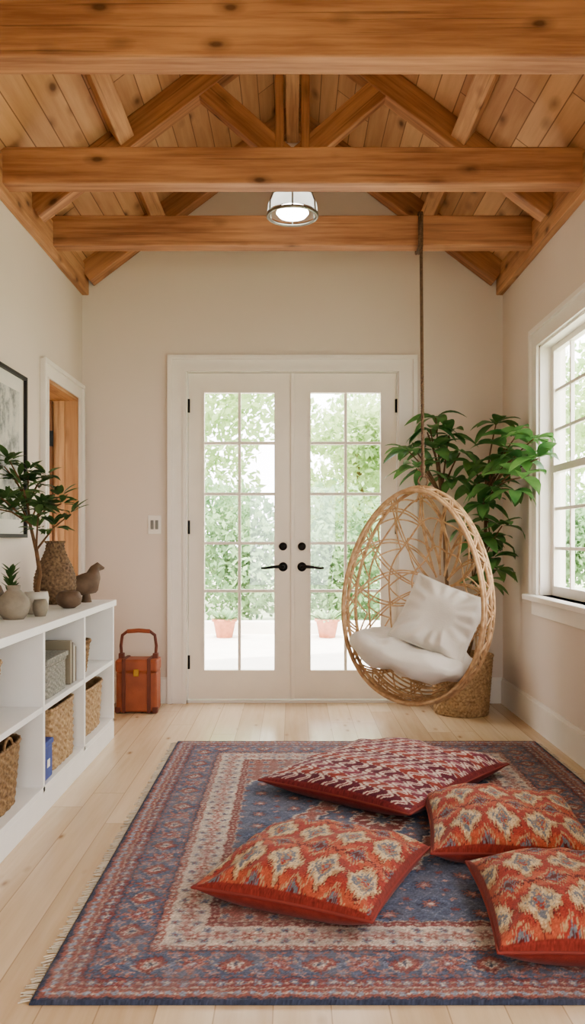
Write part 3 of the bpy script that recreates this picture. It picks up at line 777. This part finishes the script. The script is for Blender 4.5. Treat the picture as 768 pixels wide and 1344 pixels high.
for lo,hi,cnt,o in ((-.24,-.02,26,.0),(-.02,.20,26,.05),(.20,.45,16,.1),(.45,.8,12,.2),(.8,1.15,8,0)):
    for i in range(cnt*2):
        a=2*math.pi*i/(cnt*2)+o; b=2*math.pi*(i+1)/(cnt*2)+o
        p,q=(lo,hi) if i%2==0 else (hi,lo)
        st.append(path(lambda u:S(a+(b-a)*u,p+(q-p)*u),6))
curve('cane_web',st,.005,M_rattan,ch,res=2)
st=[]
for i in range(16):
    ph=-.18+i*.075
    st.append(path(lambda u,ph=ph:S(math.radians(236)+u*math.radians(68),ph),24))
curve('seat_weave',st,.006,M_rattan,ch,res=2)
top=S(math.pi/2,.02)
ropeY=5.245
curve('hang_ring',[[tuple(Vector((top.x+.028*math.cos(a),top.y,top.z+.035+.035*math.sin(a)))) for a in [2*math.pi*i/24 for i in range(24)]]],.006,M_rope,ch,cyclic=True)
curve('hang_knot',[[tuple(top+Vector((0,0,.06))),tuple(top+Vector((0,.01,.13)))]],.016,M_rope,ch,res=4,radii=[[.6,1.1]])
p0=top+Vector((0,0,.07)); p1=Vector((top.x+.01,ropeY,3.2))
hs=[]
for q in range(3):
    h=[]
    n=420
    for i in range(n+1):
        t=i/n; c=p0.lerp(p1,t); a=t*2*math.pi*34+q*2*math.pi/3
        h.append((c.x+.0055*math.cos(a),c.y+.0055*math.sin(a),c.z))
    hs.append(h)
curve('rope',hs,.0055,M_rope,ch,res=2)
lx=p1.x
loop=[(lx,5.255,3.24),(lx,5.262,3.262),(lx,5.33,3.264),(lx,5.394,3.262),(lx,5.397,3.15),(lx,5.394,3.048),(lx,5.33,3.046),(lx,5.262,3.048),(lx,5.256,3.1)]
curve('rope_loop',[[(x+.016*k,y,z) for x,y,z in loop] for k in (-.5,.5)],.008,M_rope,ch,cyclic=True)
def blob(name,c,rot,sx,sy,sz,mat,parent,seed=0,n=48,amp=.06):
    V=[];F=[]
    f=lambda t,e:math.copysign(abs(t)**e,t)
    for j in range(n+1):
        v=-math.pi/2+math.pi*j/n
        for k in range(n*2):
            u=2*math.pi*k/(n*2)
            e1=.75;e2=.7
            x=sx*f(math.cos(v),e1)*f(math.cos(u),e2); y=sy*f(math.cos(v),e1)*f(math.sin(u),e2); z=sz*f(math.sin(v),.8)
            q=mnoise.noise(Vector((x*7+seed,y*7,z*7)))*amp+mnoise.noise(Vector((x*16+seed,y*16,z*9)))*amp*.35
            z+=q*.5+ .55*(y/sy)**2*sz*(1 if y>0 else .1)+.25*(x/sx)**2*sz
            V.append((x,y,z))
    m=n*2
    for j in range(n):
        for k in range(m): k2=(k+1)%m; F.append((j*m+k,j*m+k2,(j+1)*m+k2,(j+1)*m+k))
    ob=mesh_obj(name,V,F,mat,parent,True); ob.matrix_world=Matrix.Translation(c)@rot.to_4x4(); return ob
blob('seat_cushion',cc+R@Vector((-.03,.02,-.39)),R@Matrix.Rotation(math.radians(-6),3,'X')@Matrix.Rotation(math.radians(10),3,'Y'),.38,.33,.10,M_cloth,ch,3,amp=.075)
pl=cushion('throw_pillow',0,0,.48,.44,.17,0,None,9,n=90,mat=M_cloth,hc=.08,wrk=2.6)
pl.parent=ch
pl.matrix_world=Matrix.Translation(cc+R@Vector((.13,.08,-.16)))@(R@Matrix.Rotation(math.radians(16),3,'Y')@Matrix.Rotation(math.radians(62),3,'X')).to_4x4()

# ---------------------------------------------------------------- big potted plant
bpn=empty('potted_fig_tree')
bx,by=1.18,5.86
basket('x',bx,by,.002,.43,.43,.40,M_wick,20,50,.86,p=2,amp=.006,parent=bpn)
lathe('soil',[(0,.34),(.19,.335)],M_soil,(bx,by,0),bpn)
stems=[]; rad=[]; tips=[]
def stem(p0,p1,bend,r0,r1,n=8):
    p0=Vector(p0);p1=Vector(p1); pts=[]
    for i in range(n+1):
        t=i/n; pts.append(tuple(p0.lerp(p1,t)+Vector(bend)*math.sin(math.pi*t)))
    stems.append(pts); rad.append([r0+(r1-r0)*i/n for i in range(n+1)]); return [Vector(p) for p in pts]
stem((bx-.02,by,.33),(1.05,5.80,1.45),(-.03,0,0),1.3,.9)
stem((bx+.03,by,.33),(1.33,5.78,1.55),(.05,0,0),1.2,.8)
stem((1.05,5.80,1.45),(.93,5.78,1.95),(.02,0,0),.9,.4)
ends=[(.95,5.78,1.97),(.84,5.80,1.84),(.97,5.72,1.82),(1.08,5.78,1.93),(.90,5.68,1.68),(1.10,5.75,1.62),(1.0,5.85,2.06),(.78,5.62,1.80),(.82,5.55,1.68),(1.14,5.7,1.80)]
for e_ in ends: stem((1.03,5.80,1.5),e_,(0,0,.03),.6,.3); tips.append(Vector(e_))
ends2=[(1.38,5.45,1.80),(1.36,5.6,1.98),(1.33,5.5,1.68),(1.40,5.35,1.72),(1.22,5.68,1.72),(1.40,5.12,1.70),(1.28,5.6,1.44),(1.36,5.75,1.2),(1.38,5.2,1.84),(1.42,4.94,1.80),(1.38,5.05,1.58),(1.42,5.35,1.52),(1.25,5.75,1.58),(1.30,5.5,1.56),(1.43,4.88,1.68)]
for e_ in ends2: stem((1.31,5.76,1.45),e_,(0,0,.05),.6,.3); tips.append(Vector(e_))
for e_ in [(1.36,5.7,1.08),(1.40,5.75,1.0),(1.3,5.75,1.22),(1.30,5.7,.92),(1.22,5.8,1.3),(1.40,5.6,1.3)]: stem((1.26,5.84,.9),e_,(0,0,.03),.5,.3); tips.append(Vector(e_))
curve('stems',stems,.013,M_bark,bpn,radii=rad)
V=[];F=[]
for t in tips:
    foliage_cluster(V,F,t,8,.205,.095,1,1.1,(-.1,.8))
V=[(min(v[0],XW-.04),min(v[1],YB-.045),v[2]) for v in V]
mesh_obj('leaves',V,F,M_leaf,bpn,True)

# ---------------------------------------------------------------- exterior
boxes('ground_lawn',[(-40,40,-12,60,-.25,-.12)],mat_simple('lawn',(182,190,160),.9,.2,3),center=False)
boxes('patio',[(-9,9,YB+T,11.0,-.12,-.03)],M_stone,center=False)
boxes('garden_wall',[(-9,9,11.0,11.3,-.12,.12)],M_stone,center=False)
def cloud(name,balls,n,size,mat,trunk=None):
    e=empty(name)
    vols=np.array([b[3]**2 for b in balls]); vols=vols/vols.sum()
    ch_=rng.choice(len(balls),n,p=vols); B=np.array(balls)[ch_]
    d=rng.normal(0,1,(n,3)); d/=np.linalg.norm(d,axis=1)[:,None]; r=B[:,3]*(rng.random(n)**.35)
    c=B[:,:3]+d*r[:,None]*np.array([1,1,.85])
    c[:,2]=np.maximum(c[:,2],.02)
    t1=rng.normal(0,1,(n,3)); t1/=np.linalg.norm(t1,axis=1)[:,None]; t2=np.cross(t1,rng.normal(0,1,(n,3))); t2/=np.linalg.norm(t2,axis=1)[:,None]
    s=size*(.6+.8*rng.random((n,1)))
    V=np.stack([c-t1*s,c-t2*s*.5,c+t1*s,c+t2*s*.5],1).reshape(-1,3)
    F=np.arange(n*4).reshape(n,4)
    mesh_obj('foliage',V.tolist(),F.tolist(),mat,e)
    if trunk: curve('trunk',trunk,.06,M_bark,e)
    return e
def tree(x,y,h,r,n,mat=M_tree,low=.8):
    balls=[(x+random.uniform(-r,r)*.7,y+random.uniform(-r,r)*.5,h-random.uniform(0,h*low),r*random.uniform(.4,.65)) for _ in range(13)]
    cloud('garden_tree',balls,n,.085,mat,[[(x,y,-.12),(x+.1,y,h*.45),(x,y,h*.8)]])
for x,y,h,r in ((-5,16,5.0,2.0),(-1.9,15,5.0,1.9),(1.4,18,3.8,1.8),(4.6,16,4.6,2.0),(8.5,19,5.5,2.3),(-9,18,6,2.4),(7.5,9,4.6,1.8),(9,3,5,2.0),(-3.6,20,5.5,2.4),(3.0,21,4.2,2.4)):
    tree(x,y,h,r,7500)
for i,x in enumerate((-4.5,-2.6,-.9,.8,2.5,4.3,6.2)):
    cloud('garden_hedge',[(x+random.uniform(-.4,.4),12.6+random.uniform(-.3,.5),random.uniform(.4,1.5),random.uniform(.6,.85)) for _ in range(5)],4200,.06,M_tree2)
for x in (-.86,.44):
    pp=empty('terracotta_planter')
    lathe('pot',[(0,0),(.10,0),(.14,.2),(.16,.205),(.16,.24),(.13,.24),(.12,.2),(0,.2)],M_terra,(x,10.6,-.03),pp)
    V=[];F=[]
    for k in range(60):
        aa=k*2.4; leafVF(V,F,(x+.06*math.cos(aa),10.6+.06*math.sin(aa),.17),(math.cos(aa),math.sin(aa),random.uniform(.4,2)),.2,.05,.6)
    mesh_obj('leaves',V,F,M_tree2,pp,True)

# ---------------------------------------------------------------- lights
sd=bpy.data.lights.new('sun','SUN'); sd.energy=9; sd.angle=.02; sd.color=(1,.96,.9)
so=bpy.data.objects.new('sun',sd); COL.objects.link(so)
so.rotation_euler=Vector((.12,.55,-1)).to_track_quat('-Z','Y').to_euler()
w=bpy.data.worlds.new('sky'); scene.world=w; w.use_nodes=True
bg=w.node_tree.nodes['Background']; bg.inputs[0].default_value=(.985,.975,1,1); bg.inputs[1].default_value=8.0
def portal(loc,rot,sx,sy):
    l=bpy.data.lights.new('portal','AREA'); l.shape='RECTANGLE'; l.size=sx; l.size_y=sy; l.cycles.is_portal=True
    o=bpy.data.objects.new('light_portal',l); COL.objects.link(o); o.location=loc; o.rotation_euler=rot
portal((0,YB+T+.05,1.25),(math.radians(-90),0,0),1.6,2.4)
portal((XW+T+.02,(WY0+WY1)/2,1.65),(0,math.radians(90),0),1.6,2.0)
portal((XW+T+.02,(W2a+W2b)/2,1.65),(0,math.radians(90),0),1.6,2.2)
portal((0,YF-T-.02,1.05),(math.radians(90),0,0),1.44,2.1)

# ---------------------------------------------------------------- camera
cd=bpy.data.cameras.new('camera'); cam=bpy.data.objects.new('camera',cd); COL.objects.link(cam)
cam.location=(0,0,1.21); cam.rotation_euler=(math.radians(90),0,0)
cd.sensor_fit='AUTO'; cd.sensor_width=36; cd.lens=1100/1344*36; cd.shift_y=36/1344; cd.clip_end=200
scene.camera=cam
scene.view_settings.view_transform='AgX'
scene.view_settings.look='AgX - Medium High Contrast'
scene.view_settings.exposure=0.03
